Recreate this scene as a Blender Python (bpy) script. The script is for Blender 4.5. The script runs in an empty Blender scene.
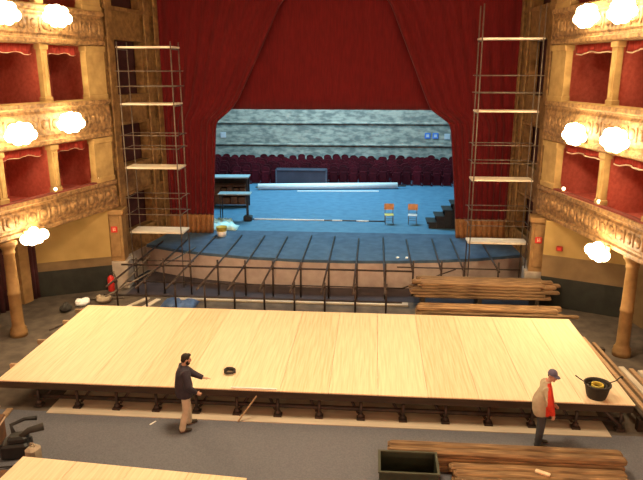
import bpy, math, random
from mathutils import Vector, Matrix
random.seed(7)
R = math.radians
sc = bpy.context.scene
COL = sc.collection
V = Vector

# ------------------------------------------------------------------ materials
def mat(name, c1, c2=None, rough=.6, scale=3., bump=0., metal=0., stretch=(1, 1, 1), rnd=0., detail=4., spec=.3, lo=.35, hi=.65, sheen=0.):
    m = bpy.data.materials.new(name); m.use_nodes = True
    nt = m.node_tree; b = nt.nodes['Principled BSDF']
    b.inputs['Roughness'].default_value = rough
    b.inputs['Metallic'].default_value = metal
    b.inputs['Specular IOR Level'].default_value = spec
    if sheen: b.inputs['Sheen Weight'].default_value = sheen
    c2 = c2 or tuple(x * .8 for x in c1)
    tc = nt.nodes.new('ShaderNodeTexCoord'); mp = nt.nodes.new('ShaderNodeMapping')
    mp.inputs['Scale'].default_value = stretch
    no = nt.nodes.new('ShaderNodeTexNoise'); no.inputs['Scale'].default_value = scale; no.inputs['Detail'].default_value = detail
    rp = nt.nodes.new('ShaderNodeValToRGB')
    rp.color_ramp.elements[0].position = lo; rp.color_ramp.elements[1].position = hi
    rp.color_ramp.elements[0].color = (*c2, 1); rp.color_ramp.elements[1].color = (*c1, 1)
    L = nt.links.new
    L(tc.outputs['Object'], mp.inputs['Vector']); L(mp.outputs['Vector'], no.inputs['Vector'])
    L(no.outputs['Fac'], rp.inputs['Fac'])
    out = rp.outputs['Color']
    if rnd:
        oi = nt.nodes.new('ShaderNodeObjectInfo'); mr = nt.nodes.new('ShaderNodeMapRange')
        mr.inputs['To Min'].default_value = 1 - rnd; mr.inputs['To Max'].default_value = 1 + rnd
        L(oi.outputs['Random'], mr.inputs['Value'])
        hs = nt.nodes.new('ShaderNodeHueSaturation')
        L(mr.outputs['Result'], hs.inputs['Value']); L(out, hs.inputs['Color']); out = hs.outputs['Color']
    L(out, b.inputs['Base Color'])
    if bump:
        bp = nt.nodes.new('ShaderNodeBump'); bp.inputs['Strength'].default_value = bump; bp.inputs['Distance'].default_value = .05
        L(no.outputs['Fac'], bp.inputs['Height']); L(bp.outputs['Normal'], b.inputs['Normal'])
    return m

def emis(name, col, strength):
    m = bpy.data.materials.new(name); m.use_nodes = True
    b = m.node_tree.nodes['Principled BSDF']
    b.inputs['Base Color'].default_value = (.9, .85, .75, 1)
    b.inputs['Emission Color'].default_value = (*col, 1); b.inputs['Emission Strength'].default_value = strength
    m.cycles.emission_sampling = 'NONE'
    return m

M = dict(
    floor=mat('grey_carpet', (.15, .152, .172), (.115, .117, .134), rough=.95, scale=30, bump=.1, spec=.1),
    corridor=mat('terrazzo', (.135, .108, .085), (.08, .066, .055), rough=.8, scale=2.5, spec=.2),
    kerb=mat('pale_wood_strip', (.54, .455, .34), (.45, .375, .28), rough=.7, scale=2, stretch=(.4, 4, 1)),
    ply=[mat('plywood_%s' % n, a, b, rough=.6, scale=2.2, stretch=(9, .35, 1), detail=8, spec=.25, lo=.3, hi=.62) for n, a, b in (
        ('honey', (.79, .62, .415), (.66, .47, .275)), ('pale', (.80, .635, .43), (.69, .505, .305)), ('warm', (.775, .59, .385), (.61, .42, .235)))],
    darkwood=mat('dark_timber', (.05, .034, .022), (.03, .02, .014), rough=.7, scale=3, stretch=(.5, 6, 6)),
    steel=mat('rusty_tube', (.06, .038, .03), (.03, .021, .019), rough=.55, scale=5, metal=.3),
    galv=mat('galvanised_tube', (.17, .135, .105), (.10, .08, .065), rough=.5, scale=5, metal=.35),
    board=mat('pale_scaffold_board', (.72, .64, .52), (.55, .47, .36), rough=.7, scale=3, stretch=(.5, 5, 1)),
    beam=mat('rough_brown_beam', (.34, .205, .095), (.11, .06, .03), rough=.8, scale=2.5, stretch=(.6, 9, 9), bump=.2, rnd=.35, detail=7),
    plank=mat('weathered_plank', (.42, .27, .15), (.27, .17, .095), rough=.75, scale=2.5, stretch=(9, .5, 9), rnd=.3),
    gold=mat('gilded_plaster', (.37, .215, .088), (.135, .073, .031), rough=.55, scale=7, bump=.5, spec=.35, detail=6),
    cream=mat('cream_plaster', (.46, .31, .12), (.33, .21, .078), rough=.6, scale=3, bump=.1),
    tan=mat('tan_plaster', (.33, .195, .075), (.22, .125, .048), rough=.6, scale=3, bump=.1),
    prosc=mat('dull_gold_wall', (.27, .155, .055), (.14, .075, .028), rough=.6, scale=5, bump=.4, detail=6),
    yellow=mat('ochre_wall', (.42, .285, .10), (.35, .235, .08), rough=.75, scale=1.5),
    olive=mat('olive_dado', (.21, .14, .065), (.16, .105, .05), rough=.75, scale=2),
    green=mat('dark_green_dado', (.028, .03, .024), (.018, .02, .017), rough=.6, scale=3),
    redwall=mat('red_damask', (.56, .125, .085), (.45, .09, .062), rough=.8, scale=9),
    velvet=mat('red_velvet', (.115, .0065, .008), (.085, .005, .0065), rough=.9, scale=5, stretch=(4, 4, .4), spec=.1, sheen=.15),
    boxvelvet=mat('box_red_velvet', (.36, .05, .035), (.27, .032, .025), rough=.9, scale=6, stretch=(4, 4, .4), spec=.1),
    maroon=mat('dark_maroon', (.055, .014, .016), (.035, .01, .012), rough=.9, scale=3),
    hem=mat('gold_hem', (.30, .135, .045), (.21, .09, .03), rough=.6, scale=9, stretch=(3, 3, 1)),
    trimpale=mat('pale_trim', (.75, .55, .38), rough=.6),
    plinth=mat('grey_plaster', (.40, .34, .275), (.31, .26, .21), rough=.8, scale=3, bump=.1),
    stageface=mat('brown_canvas', (.46, .36, .31), (.38, .29, .25), rough=.85, scale=3),
    stage=mat('blue_stage_floor', (.085, .20, .30), (.06, .155, .245), rough=.6, scale=2.5, spec=.3),
    apron=mat('dimmed_blue_apron', (.068, .115, .18), (.043, .076, .128), rough=.7, scale=3, spec=.2),  # stage floor blue again, with the apron's weaker light put into the colour
    rock=mat('grey_masonry', (.46, .44, .37), (.20, .21, .19), rough=.85, scale=3.2, stretch=(.6, 1, 1.4), bump=.5, detail=9, lo=.38, hi=.62),
    rockdark=mat('grey_masonry_ledge', (.30, .30, .26), (.16, .17, .15), rough=.85, scale=3),
    black=mat('black_plastic', (.02, .02, .02), (.012, .012, .012), rough=.5, scale=5),
    blackwall=mat('stage_black', (.02, .02, .022), rough=.9),
    ceil=mat('ceiling_plaster', (.45, .36, .25), rough=.8),
    seat=mat('stalls_seat_velvet', (.095, .005, .010), (.055, .0035, .007), rough=.85, scale=6, rnd=.35, spec=.15),
    white=mat('white_cloth', (.95, .96, .94), (.88, .90, .88), rough=.7, scale=4),
    plastic=mat('pale_plastic_sheet', (.62, .88, .86), (.42, .70, .72), rough=.4, scale=3),
    greytop=mat('grey_laminate', (.30, .38, .40), (.24, .31, .33), rough=.5, scale=2),
    brownbox=mat('brown_plywood', (.15, .07, .033), (.08, .04, .022), rough=.7, scale=3),
    orange=mat('orange_ply', (.62, .30, .13), (.50, .23, .10), rough=.5, scale=4),
    yellowseat=mat('yellow_seat', (.80, .72, .18), (.7, .62, .15), rough=.5),
    whiteseat=mat('white_seat', (.85, .84, .80), rough=.5),
    bluegrey=mat('blue_grey_panel', (.06, .06, .085), (.045, .045, .065), rough=.4, scale=1.5),
    bluerail=mat('blue_grey_rail', (.11, .12, .16), rough=.4),
    notice=mat('blue_notice', (.10, .25, .75), rough=.5),
    paper=mat('pale_notice', (.62, .66, .72), rough=.6),
    red=mat('red_enamel', (.62, .04, .03), (.55, .03, .025), rough=.35, scale=3),
    tarp=mat('blue_tarp', (.08, .14, .30), (.05, .09, .2), rough=.5, scale=3),
    bin=mat('dark_green_plastic', (.035, .042, .026), (.024, .028, .018), rough=.5, scale=3),
    binrim=mat('olive_rim', (.06, .062, .038), rough=.5),
    yellowcable=mat('yellow_cable', (.62, .48, .07), rough=.5),
    rubber=mat('black_rubber', (.035, .03, .024), (.02, .018, .015), rough=.7, scale=6),
    rope=mat('dark_strap', (.05, .045, .04), rough=.7),
    brass=mat('brass', (.60, .40, .12), (.45, .28, .08), rough=.35, metal=.8, scale=5),
    rail=mat('dark_plush_rail', (.17, .035, .025), (.12, .026, .02), rough=.85, scale=5),
    pit=mat('pit_shade_tint', (.05, .036, .04), (.035, .026, .03), rough=.9, scale=2),  # shade below the stage front, put into the colour
    globe=emis('lit_globe', (1, .80, .48), 14.),
    ledge=emis('small_lit_bulb', (1, .85, .6), 3.),
    skin=mat('skin', (.50, .28, .19), (.44, .24, .16), rough=.55, scale=4),
    hair=mat('dark_hair', (.018, .012, .009), rough=.7, scale=20),
    navy=mat('navy_jacket', (.042, .034, .045), (.028, .023, .034), rough=.8, scale=8),
    khaki=mat('khaki_trousers', (.56, .48, .36), (.46, .39, .28), rough=.85, scale=6),
    shoe=mat('dark_shoe', (.05, .04, .03), rough=.6),
    beige=mat('beige_jacket', (.42, .34, .235), (.34, .27, .18), rough=.8, scale=7),
    redpanel=mat('red_jacket_panel', (.62, .045, .02), (.5, .035, .018), rough=.7, scale=7),
    slate=mat('slate_trousers', (.055, .055, .06), (.04, .04, .045), rough=.85, scale=6),
    cap=mat('purple_grey_cap', (.12, .11, .17), (.085, .08, .125), rough=.8, scale=8),
    canvas=mat('beige_canvas', (.40, .33, .24), (.30, .24, .17), rough=.9, scale=6),
)

# ------------------------------------------------------------------ mesh helpers
class MB:
    def __init__(s): s.v = []; s.f = []; s.sm = []; s.mi = []
    def add(s, vs, fs, smooth=False, mi=0):
        o = len(s.v); s.v += [tuple(v) for v in vs]
        for f in fs: s.f.append(tuple(i + o for i in f)); s.sm.append(smooth); s.mi.append(mi)
        return s
    def box(s, c, d, rot=None, mi=0, bev=0.):
        x, y, z = d[0] / 2, d[1] / 2, d[2] / 2; c = V(c)
        if bev <= 0:
            vs = [V((a * x, b * y, e * z)) for a in (-1, 1) for b in (-1, 1) for e in (-1, 1)]
            fs = [(0, 1, 3, 2), (4, 6, 7, 5), (0, 4, 5, 1), (2, 3, 7, 6), (0, 2, 6, 4), (1, 5, 7, 3)]
        else:
            k = bev; vs = []
            for e, q in ((-z, k), (-z + k, 0), (z - k, 0), (z, k)):
                X, Y = x - q, y - q
                vs += [V(p) for p in ((-X + k, -Y, e), (X - k, -Y, e), (X, -Y + k, e), (X, Y - k, e), (X - k, Y, e), (-X + k, Y, e), (-X, Y - k, e), (-X, -Y + k, e))]
            fs = [tuple(range(7, -1, -1)), tuple(range(24, 32))]
            for r in range(3):
                for i in range(8): fs.append((r * 8 + i, r * 8 + (i + 1) % 8, (r + 1) * 8 + (i + 1) % 8, (r + 1) * 8 + i))
        if rot is not None: vs = [rot @ v for v in vs]
        return s.add([v + c for v in vs], fs, False, mi)
    def span(s, a, b, mi=0, bev=0.):
        a, b = V(a), V(b); return s.box((a + b) / 2, [abs(q) for q in (b - a)], None, mi, bev)
    def bar(s, a, b, w, h, mi=0, bev=0.):          # rectangular bar from a to b, h along the most upright normal
        a, b = V(a), V(b); d = (b - a); L = d.length; d.normalize()
        up = V((0, 0, 1)) if abs(d.z) < .95 else V((0, 1, 0))
        sd = up.cross(d).normalized(); u = d.cross(sd)
        rot = Matrix((d, sd, u)).transposed()
        return s.box((a + b) / 2, (L, w, h), rot, mi, bev)
    def limb(s, pts, rad, n=12, flat=None, cap=True, smooth=True, mi=0):   # tube through points; rad per point; flat = (direction, factor)
        pts = [V(p) for p in pts]
        if not hasattr(rad, '__len__'): rad = [rad] * len(pts)
        N = len(pts); rings = []; prev = None
        for i, p in enumerate(pts):
            d = (pts[min(i + 1, N - 1)] - pts[max(i - 1, 0)]).normalized()
            if prev is None:
                a = V((0, 0, 1)) if abs(d.z) < .9 else V((1, 0, 0))
                if flat: a = V(flat[0])
                u = (a - d * a.dot(d)).normalized()
            else: u = (prev - d * prev.dot(d)).normalized()
            prev = u; w = d.cross(u)
            r = rad[i]; k = flat[1] if flat else 1
            if hasattr(r, '__len__'): ru, rw = r
            else: ru, rw = r * k, r
            rings.append([p + u * (math.cos(t) * ru) + w * (math.sin(t) * rw) for t in (2 * math.pi * j / n for j in range(n))])
        vs = [v for r in rings for v in r]; fs = []
        for i in range(N - 1):
            for j in range(n): fs.append((i * n + j, i * n + (j + 1) % n, (i + 1) * n + (j + 1) % n, (i + 1) * n + j))
        s.add(vs, fs, smooth, mi)
        if cap:
            o = len(s.v) - len(vs)
            s.f.append(tuple(o + j for j in range(n - 1, -1, -1))); s.sm.append(False); s.mi.append(mi)
            s.f.append(tuple(o + (N - 1) * n + j for j in range(n))); s.sm.append(False); s.mi.append(mi)
        return s
    def ball(s, c, r, n=12, m=8, mi=0, rot=None):
        c = V(c); r = r if hasattr(r, '__len__') else (r, r, r)
        vs = [V((0, 0, -r[2]))]
        for i in range(1, m):
            t = -math.pi / 2 + math.pi * i / m
            for j in range(n):
                a = 2 * math.pi * j / n
                vs.append(V((math.cos(t) * math.cos(a) * r[0], math.cos(t) * math.sin(a) * r[1], math.sin(t) * r[2])))
        vs.append(V((0, 0, r[2]))); fs = []
        for j in range(n):
            fs.append((0, 1 + (j + 1) % n, 1 + j)); fs.append((len(vs) - 1, 1 + (m - 2) * n + j, 1 + (m - 2) * n + (j + 1) % n))
        for i in range(m - 2):
            for j in range(n): fs.append((1 + i * n + j, 1 + i * n + (j + 1) % n, 1 + (i + 1) * n + (j + 1) % n, 1 + (i + 1) * n + j))
        if rot is not None: vs = [rot @ v for v in vs]
        return s.add([v + c for v in vs], fs, True, mi)
    def lathe(s, prof, c=(0, 0, 0), n=20, mi=0, close=True):   # prof: (r, z) bottom to top
        c = V(c); vs = []; fs = []
        for r, z in prof:
            for j in range(n):
                a = 2 * math.pi * j / n; vs.append(c + V((r * math.cos(a), r * math.sin(a), z)))
        for i in range(len(prof) - 1):
            for j in range(n): fs.append((i * n + j, i * n + (j + 1) % n, (i + 1) * n + (j + 1) % n, (i + 1) * n + j))
        if close: fs += [tuple(range(n - 1, -1, -1)), tuple((len(prof) - 1) * n + j for j in range(n))]
        return s.add(vs, fs, True, mi)
    def prism(s, poly, z0, z1, mi=0):              # plan polygon, counter-clockwise
        n = len(poly); vs = [(x, y, z0) for x, y in poly] + [(x, y, z1) for x, y in poly]
        fs = [tuple(range(n - 1, -1, -1)), tuple(range(n, 2 * n))] + [(i, (i + 1) % n, (i + 1) % n + n, i + n) for i in range(n)]
        return s.add(vs, fs, False, mi)
    def sweep(s, plan, side, prof, mi=0):          # prof (d, z) closed, d towards the house
        P = [V((x, y, 0)) for x, y in plan]; rings = []
        for i, p in enumerate(P):
            ds = []
            if i > 0: ds.append((P[i] - P[i - 1]).normalized())
            if i < len(P) - 1: ds.append((P[i + 1] - P[i]).normalized())
            d = sum(ds, V()).normalized(); nrm = V((d.y, -d.x, 0)) * side
            k = 1 / max(.5, nrm.dot(V((ds[0].y, -ds[0].x, 0)) * side))
            rings.append([p + nrm * (q * k) + V((0, 0, z)) for q, z in prof])
        n = len(prof); vs = [v for r in rings for v in r]; fs = []
        for i in range(len(P) - 1):
            for j in range(n): fs.append((i * n + j, i * n + (j + 1) % n, (i + 1) * n + (j + 1) % n, (i + 1) * n + j))
        fs += [tuple(range(n - 1, -1, -1)), tuple((len(P) - 1) * n + j for j in range(n))]
        return s.add(vs, fs, False, mi)
    def build(s, name, m, parent=None, loc=None, rz=0.):
        me = bpy.data.meshes.new(name); me.from_pydata(s.v, [], s.f)
        for p, a, b in zip(me.polygons, s.sm, s.mi): p.use_smooth = a; p.material_index = b
        for q in (m if isinstance(m, (list, tuple)) else [m]): me.materials.append(q)
        import bmesh
        bm = bmesh.new(); bm.from_mesh(me); bmesh.ops.recalc_face_normals(bm, faces=bm.faces); bm.to_mesh(me); bm.free()
        o = bpy.data.objects.new(name, me); COL.objects.link(o)
        if parent is not None: o.parent = parent
        if loc is not None: o.location = loc
        o.rotation_euler.z = rz
        return o

def tag(o, label=None, cat=None, group=None, kind=None):
    if label: o['label'] = label
    if cat: o['category'] = cat
    if group: o['group'] = group
    if kind: o['kind'] = kind
    return o
def empty(name, loc, rz=0., label=None, cat=None, group=None):
    o = bpy.data.objects.new(name, None); COL.objects.link(o); o.location = loc; o.rotation_euler.z = rz; o.empty_display_size = .2
    return tag(o, label, cat, group)
def struct(mb, name, m, loc=None, rz=0.): return tag(mb.build(name, m, None, loc, rz), kind='structure')
def copy_tree(o, parent=None):
    c = o.copy(); COL.objects.link(c)
    if parent is not None: c.parent = parent
    for ch in list(o.children): copy_tree(ch, c)
    return c

# ------------------------------------------------------------------ the house: plan lines of the balcony fronts
PL = [(-13.0, 12.5), (-12.2, 16.0), (-11.45, 18.5), (-9.95, 23.8)]
PR = [(8.35, 12.5), (7.75, 16.0), (7.3, 18.7), (6.2, 24.0)]
def on(plan, y):
    for (x0, y0), (x1, y1) in zip(plan, plan[1:]):
        if y0 <= y <= y1: return x0 + (x1 - x0) * (y - y0) / (y1 - y0)
    return plan[-1][0]
def nrm(plan, side, y):
    for (x0, y0), (x1, y1) in zip(plan, plan[1:]):
        if y0 <= y <= y1:
            d = V((x1 - x0, y1 - y0, 0)).normalized(); return V((d.y, -d.x, 0)) * side, d
def at(plan, side, y, d=0., z=0.):
    n, _ = nrm(plan, side, y); return V((on(plan, y), y, z)) + n * d
def frame_rz(plan, y):
    for (x0, y0), (x1, y1) in zip(plan, plan[1:]):
        if y0 <= y <= y1: return math.atan2(y1 - y0, x1 - x0)

CX = -1.65
# floor and shell
struct(MB().span((-18, -4, -.3), (14, 24.4, 0)), 'floor', M['corridor'])
struct(MB().span((-11.2, 3, 0), (8.0, 14.0, .012)), 'floor_carpet', M['floor'])
struct(MB().span((-8.1, 13.9, 0), (5.75, 15.8, .03)), 'trim_1', M['kerb'])
struct(MB().prism([(-9.4, 22.7), (6.0, 22.7), (6.0, 25.3), (3.9, 24.62), (1.1, 24.2), (-2.8, 24.07), (-6.9, 24.7), (-9.4, 25.6)], 0, .012), 'floor_pit_shade', M['pit'])  # flat dark strip painted as the shade in front of the stage
struct(MB().span((-18, -4, 14), (14, 28.6, 14.3)), 'ceiling', M['ceil'])
struct(MB().span((-18, -4.3, -.3), (14, -4, 14.3)), 'wall_back', M['redwall'])
struct(MB().span((-18.3, -4.3, -.3), (-18, 28.9, 14.3)), 'wall_left', M['tan'])
struct(MB().span((14, -4.3, -.3), (14.3, 28.9, 14.3)), 'wall_right', M['tan'])

for plan, side, nm in ((PL, 1, 'left'), (PR, -1, 'right')):
    # balcony fronts with slab, mouldings and raised panels
    def tier(zb, zl, zt, low):
        pr = [(-2.2, zb), (0, zb), (.09, zb + .05), (.09, zb + .16), (.02, zb + .2), (.02, zb + .26)]
        f0, f1 = zb + .26, zt - .24
        pr += [(.06, f0 + .1 * (f1 - f0)), (.085, (f0 + f1) / 2), (.06, f0 + .9 * (f1 - f0)), (.02, f1), (.02, zt - .18), (.13, zt - .12), (.13, zt), (-.22, zt), (-.22, zb + .3), (-2.2, zb + .3)]
        return pr
    for k, (zb, zt) in enumerate(((3.18, 4.3), (5.95, 7.33), (9.22, 10.4))):
        mb = MB(); mb.sweep(plan, side, tier(zb, 0, zt, k))
        # relief: rows of rosettes along the belly of the front
        y = 13.2
        while y < 23.7:
            p = at(plan, side, y, .08, (zb + .26 + zt - .24) / 2); n, d = nrm(plan, side, y)
            rot = Matrix((d, V((0, 0, 1)), n)).transposed()
            mb.ball(p, (.17, .17, .05), 10, 6, 0, rot)
            mb.ball(p + d * .24, (.06, .22, .035), 8, 6, 0, rot)
            y += .46
        struct(mb, 'balcony_front_wall_%s' % nm, M['gold'])
        # red plush rail on the ledge
        struct(MB().sweep(plan, side, [(.05, zt), (.03, zt + .05), (-.15, zt + .05), (-.18, zt)]), 'trim_2' if side > 0 else 'trim_3', M['rail'] if k == 0 else M['cream'])
        if k == 0: struct(MB().sweep(plan, side, [(-.22, 3.9), (-.22, 4.05), (-2.2, 4.05), (-2.2, 3.9)]), 'box_floor', M['redwall'])  # extra raised floor, added to cover the dark shade behind the parapet
    # box walls behind
    struct(MB().sweep(plan, side, [(-2.2, 3.18), (-2.2, 13.9), (-2.4, 13.9), (-2.4, 3.18)]), 'wall_%s_boxes' % nm, M['redwall'])
    struct(MB().sweep(plan, side, [(-2.2, 0), (-2.2, 3.18), (-2.4, 3.18), (-2.4, 0)]), 'wall_%s_corridor' % nm, M['olive'])
    # pillars between the boxes and red partitions behind them
    ys = (13.4, 16.2, 18.72, 20.95) if side > 0 else (12.9, 15.3, 17.75, 20.2)
    for zb, zt in ((4.3, 5.95), (7.33, 9.22), (10.4, 13.0)):
        for y in ys:
            rz = frame_rz(plan, y); p = at(plan, side, y, -.12)
            mb = MB(); w = .27
            mb.box((0, 0, (zb + zt) / 2), (w, .2, zt - zb)); mb.box((0, 0, zb + .1), (w + .1, .26, .2), bev=.02); mb.box((0, 0, zt - .09), (w + .12, .27, .18), bev=.02)
            mb.box((0, -.1 if side > 0 else .1, (zb + zt) / 2), (w * .55, .06, (zt - zb) * .7), bev=.015)
            struct(mb, 'pillar_%s' % nm, M['cream'], (p.x, p.y, 0), rz)
            q = at(plan, side, y, -1.22)
            struct(MB().box((0, 0, (zb + zt) / 2 - .2), (.08, 1.95, zt - zb + .4)), 'partition_%s' % nm, M['redwall'], (q.x, q.y, 0), rz)
        # broad end pilaster next to the proscenium
        y = 23.3 if side > 0 else 23.45
        rz = frame_rz(plan, y); p = at(plan, side, y, -.1)
        mb = MB(); mb.box((0, 0, (zb + zt) / 2), (1.0, .25, zt - zb)); mb.box((0, 0, zb + .1), (1.04, .32, .2), bev=.02); mb.box((0, 0, zt - .1), (1.04, .34, .2), bev=.02)
        struct(mb, 'pilaster_%s' % nm, M['cream'], (p.x, p.y, 0), rz)
        q = at(plan, side, 23.5, -1.22)
        struct(MB().box((0, 0, (zb + zt) / 2 - .2), (.1, 1.95, zt - zb + .4)), 'partition_%s' % nm, M['redwall'], (q.x, q.y, 0), rz)
    # top cornice above the third tier
    struct(MB().sweep(plan, side, [(-2.2, 13.0), (.1, 13.0), (.1, 13.98), (-2.2, 13.98)]), 'cornice_%s' % nm, M['gold'])

# ground floor under the boxes
for nm, (ax, ay), (bx, by), px in (('left', (-10.15, 23.35), (-12.6, 22.2), (-9.98, 23.62)), ('right', (6.25, 22.95), (9.6, 21.45), (6.2, 23.55))):
    d = V((bx - ax, by - ay, 0)); L = d.length; rz = math.atan2(d.y, d.x); c = ((ax + bx) / 2, (ay + by) / 2, 0)
    if nm == 'left': zs = (1.0, 1.32)
    else: zs = (1.12, 1.9)
    s_ = 1 if nm == 'left' else -1
    mb = MB(); mb.box((0, 0, zs[1] / 2 + 1.59), (L, .15, 3.18 - zs[1])); struct(mb, 'wall_%s_ochre' % nm, M['yellow'], c, rz)
    struct(MB().box((0, 0, (zs[0] + zs[1]) / 2), (L, .17, zs[1] - zs[0])).box((0, 0, zs[1]), (L, .22, .05)), 'wall_%s_band' % nm, M['olive'], c, rz)
    struct(MB().box((0, 0, zs[0] / 2), (L, .19, zs[0])), 'wainscot_%s' % nm, M['green'], c, rz)
    # pier carrying the end of the boxes, on a pale plinth
    mb = MB(); mb.box((0, 0, 2.15), (.58, .62, 2.06)); mb.box((0, 0, 3.08), (.76, .78, .2), bev=.03); mb.box((-.0, -.32, 2.1), (.4, .06, 1.6), bev=.02)
    struct(mb, 'pier_pillar_%s' % nm, M['tan'], (px[0], px[1] + .1, 0), .12 * s_)
    struct(MB().box((0, 0, .56), (.86, .86, 1.12), bev=.03), 'pier_plinth_wall_%s' % nm, M['plinth'], (px[0], px[1] + .1, 0), .12 * s_)

def column(x, y, nm):
    mb = MB()
    mb.lathe([(.27, 0), (.27, .16), (.24, .2), (.25, .26), (.2, .32), (.19, .4), (.185, 1.4), (.2, 1.42), (.2, 1.5), (.185, 1.52), (.165, 2.75), (.19, 2.78), (.19, 2.84), (.17, 2.88), (.24, 3.02), (.28, 3.06), (.28, 3.17)], n=24)
    struct(mb, 'column_%s' % nm, M['tan'], (x, y, 0))
column(-11.42, 18.6, 'left'); column(7.66, 18.62, 'right');
# pilasters and red door hangings on the corridor wall
for y in (21.0, 18.9):
    p = at(PL, 1, y, -2.1); struct(MB().box((0, 0, 1.55), (.45, .18, 3.1)).box((0, 0, 2.95), (.55, .26, .2), bev=.02), 'pilaster_left', M['tan'], (p.x, p.y, 0), frame_rz(PL, y))
def hanging(name, w, h, m, amp=.05, n=9, bottom=0., ph=0.):
    mb = MB(); vs = []; fs = []; K = n * 6
    for i in range(K + 1):
        t = i / K
        for z in (bottom, h * .4, h):
            vs.append((w * (t - .5), amp * math.sin(t * n * 2 * math.pi + ph), z))
    for i in range(K):
        for j in range(2): fs.append((i * 3 + j, (i + 1) * 3 + j, (i + 1) * 3 + j + 1, i * 3 + j + 1))
    mb.add(vs, fs, True); o = mb.build(name, m)
    s = o.modifiers.new('thick', 'SOLIDIFY'); s.thickness = .02
    return o
for y, w, lab in ((21.75, 1.0, 'dark red door hanging next to the dark green dado, nearer the stage'), (19.75, 1.5, 'dark red door hanging behind the ground floor column, left of the lit sconce')):
    o = hanging('door_curtain', w, 2.75, M['maroon'], .05, 6); p = at(PL, 1, y, -2.08); o.location = (p.x, p.y, 0.005); o.rotation_euler.z = frame_rz(PL, y)
    tag(o, lab, 'curtain', 'door hangings under the boxes')

# proscenium splays, with dark stage boxes in two storeys
for nm, A, B, side in (('left', V((-9.98, 23.95, 0)), V((-9.25, 28.35, 0)), 1), ('right', V((6.25, 23.95, 0)), V((5.95, 28.35, 0)), -1)):
    d = B - A; L = d.length; rz = math.atan2(d.y, d.x)
    k = 1 if side > 0 else -1     # local -y faces the house on the left, +y on the right
    f = -k
    mb = MB()
    zr = [(1.12, 2.0), (3.5, 4.75), (6.3, 7.45), (9.5, 10.7), (12.4, 14.0)]
    for z0, z1 in zr: mb.span((0, f * .0, z0), (L, -f * .35, z1)); mb.span((0, f * .07, z1 - .14), (L, -f * .1, z1)); mb.span((0, f * .05, z0), (L, -f * .1, z0 + .1))
    for x0, x1 in ((0, .7), (2.75, L)): mb.span((x0, 0, 1.12), (x1, -f * .35, 14.0))
    for x0, x1 in ((.12, .58), (2.95, 3.4), (3.75, 4.25)): mb.span((x0, f * .09, 1.2), (x1, 0, 13.9), bev=.03)
    struct(mb, 'wall_%s_proscenium' % nm, M['prosc'], A, rz)
    struct(MB().span((.02, -f * .42, 1.12), (L, -f * .6, 14.0)), 'wall_%s_stage_box' % nm, M['maroon'], A, rz)
    struct(MB().span((0, f * .04, 0), (L, -f * .6, 1.12)), 'wall_%s_plinth' % nm, M['plinth'], A, rz)
# header and stage house
struct(MB().span((-18, 28.4, 13.2), (14, 28.8, 17)), 'wall_header', M['prosc'])
struct(MB().span((-18, 28.4, 0), (-9.3, 28.75, 14)), 'wall_left_wing', M['prosc'])
struct(MB().span((6.0, 28.4, 0), (14, 28.75, 14)), 'wall_right_wing', M['prosc'])
struct(MB().span((-15, 28.8, 0), (-14.7, 48.4, 17)), 'wall_left_stage', M['blackwall'])
struct(MB().span((10, 28.8, 0), (10.3, 48.4, 17)), 'wall_right_stage', M['blackwall'])
struct(MB().span((-15, 28.4, 17), (10.3, 48.6, 17.3)), 'ceiling_stage', M['blackwall'])
mb = MB(); mb.span((-15, 48, 0), (10.3, 48.4, 17)); struct(mb, 'wall_stage_back', M['rock'])
struct(MB().span((-14.7, 47.84, 4.5), (10, 48, 4.68), bev=.05), 'trim_4', M['rock'])
struct(MB().span((-14.7, 47.84, 2.9), (10, 48, 3.08), bev=.05), 'trim_5', M['rock'])
# stage floor with its bowed apron
EDGE = [(-10.0, 26.0), (-9.35, 25.7), (-8.2, 25.2), (-7.0, 24.8), (-5.0, 24.35), (-2.8, 24.12), (-1.0, 24.1), (1.1, 24.25), (2.8, 24.5), (4.3, 24.85), (6.1, 25.5), (6.3, 25.6)]
struct(MB().prism([(-14.7, 28.6), (-14.7, 48), (10, 48), (10, 28.6)][::-1], 1.0, 1.15), 'floor_stage', M['stage'])
struct(MB().prism(EDGE + [(6.0, 28.6), (-9.3, 28.6)], 1.03, 1.15), 'floor_apron', M['apron'])
inner = [(x, y + .12) for x, y in EDGE]
struct(MB().prism(EDGE + inner[::-1], 0, 1.03), 'wall_stage_front', M['stageface'])

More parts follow.
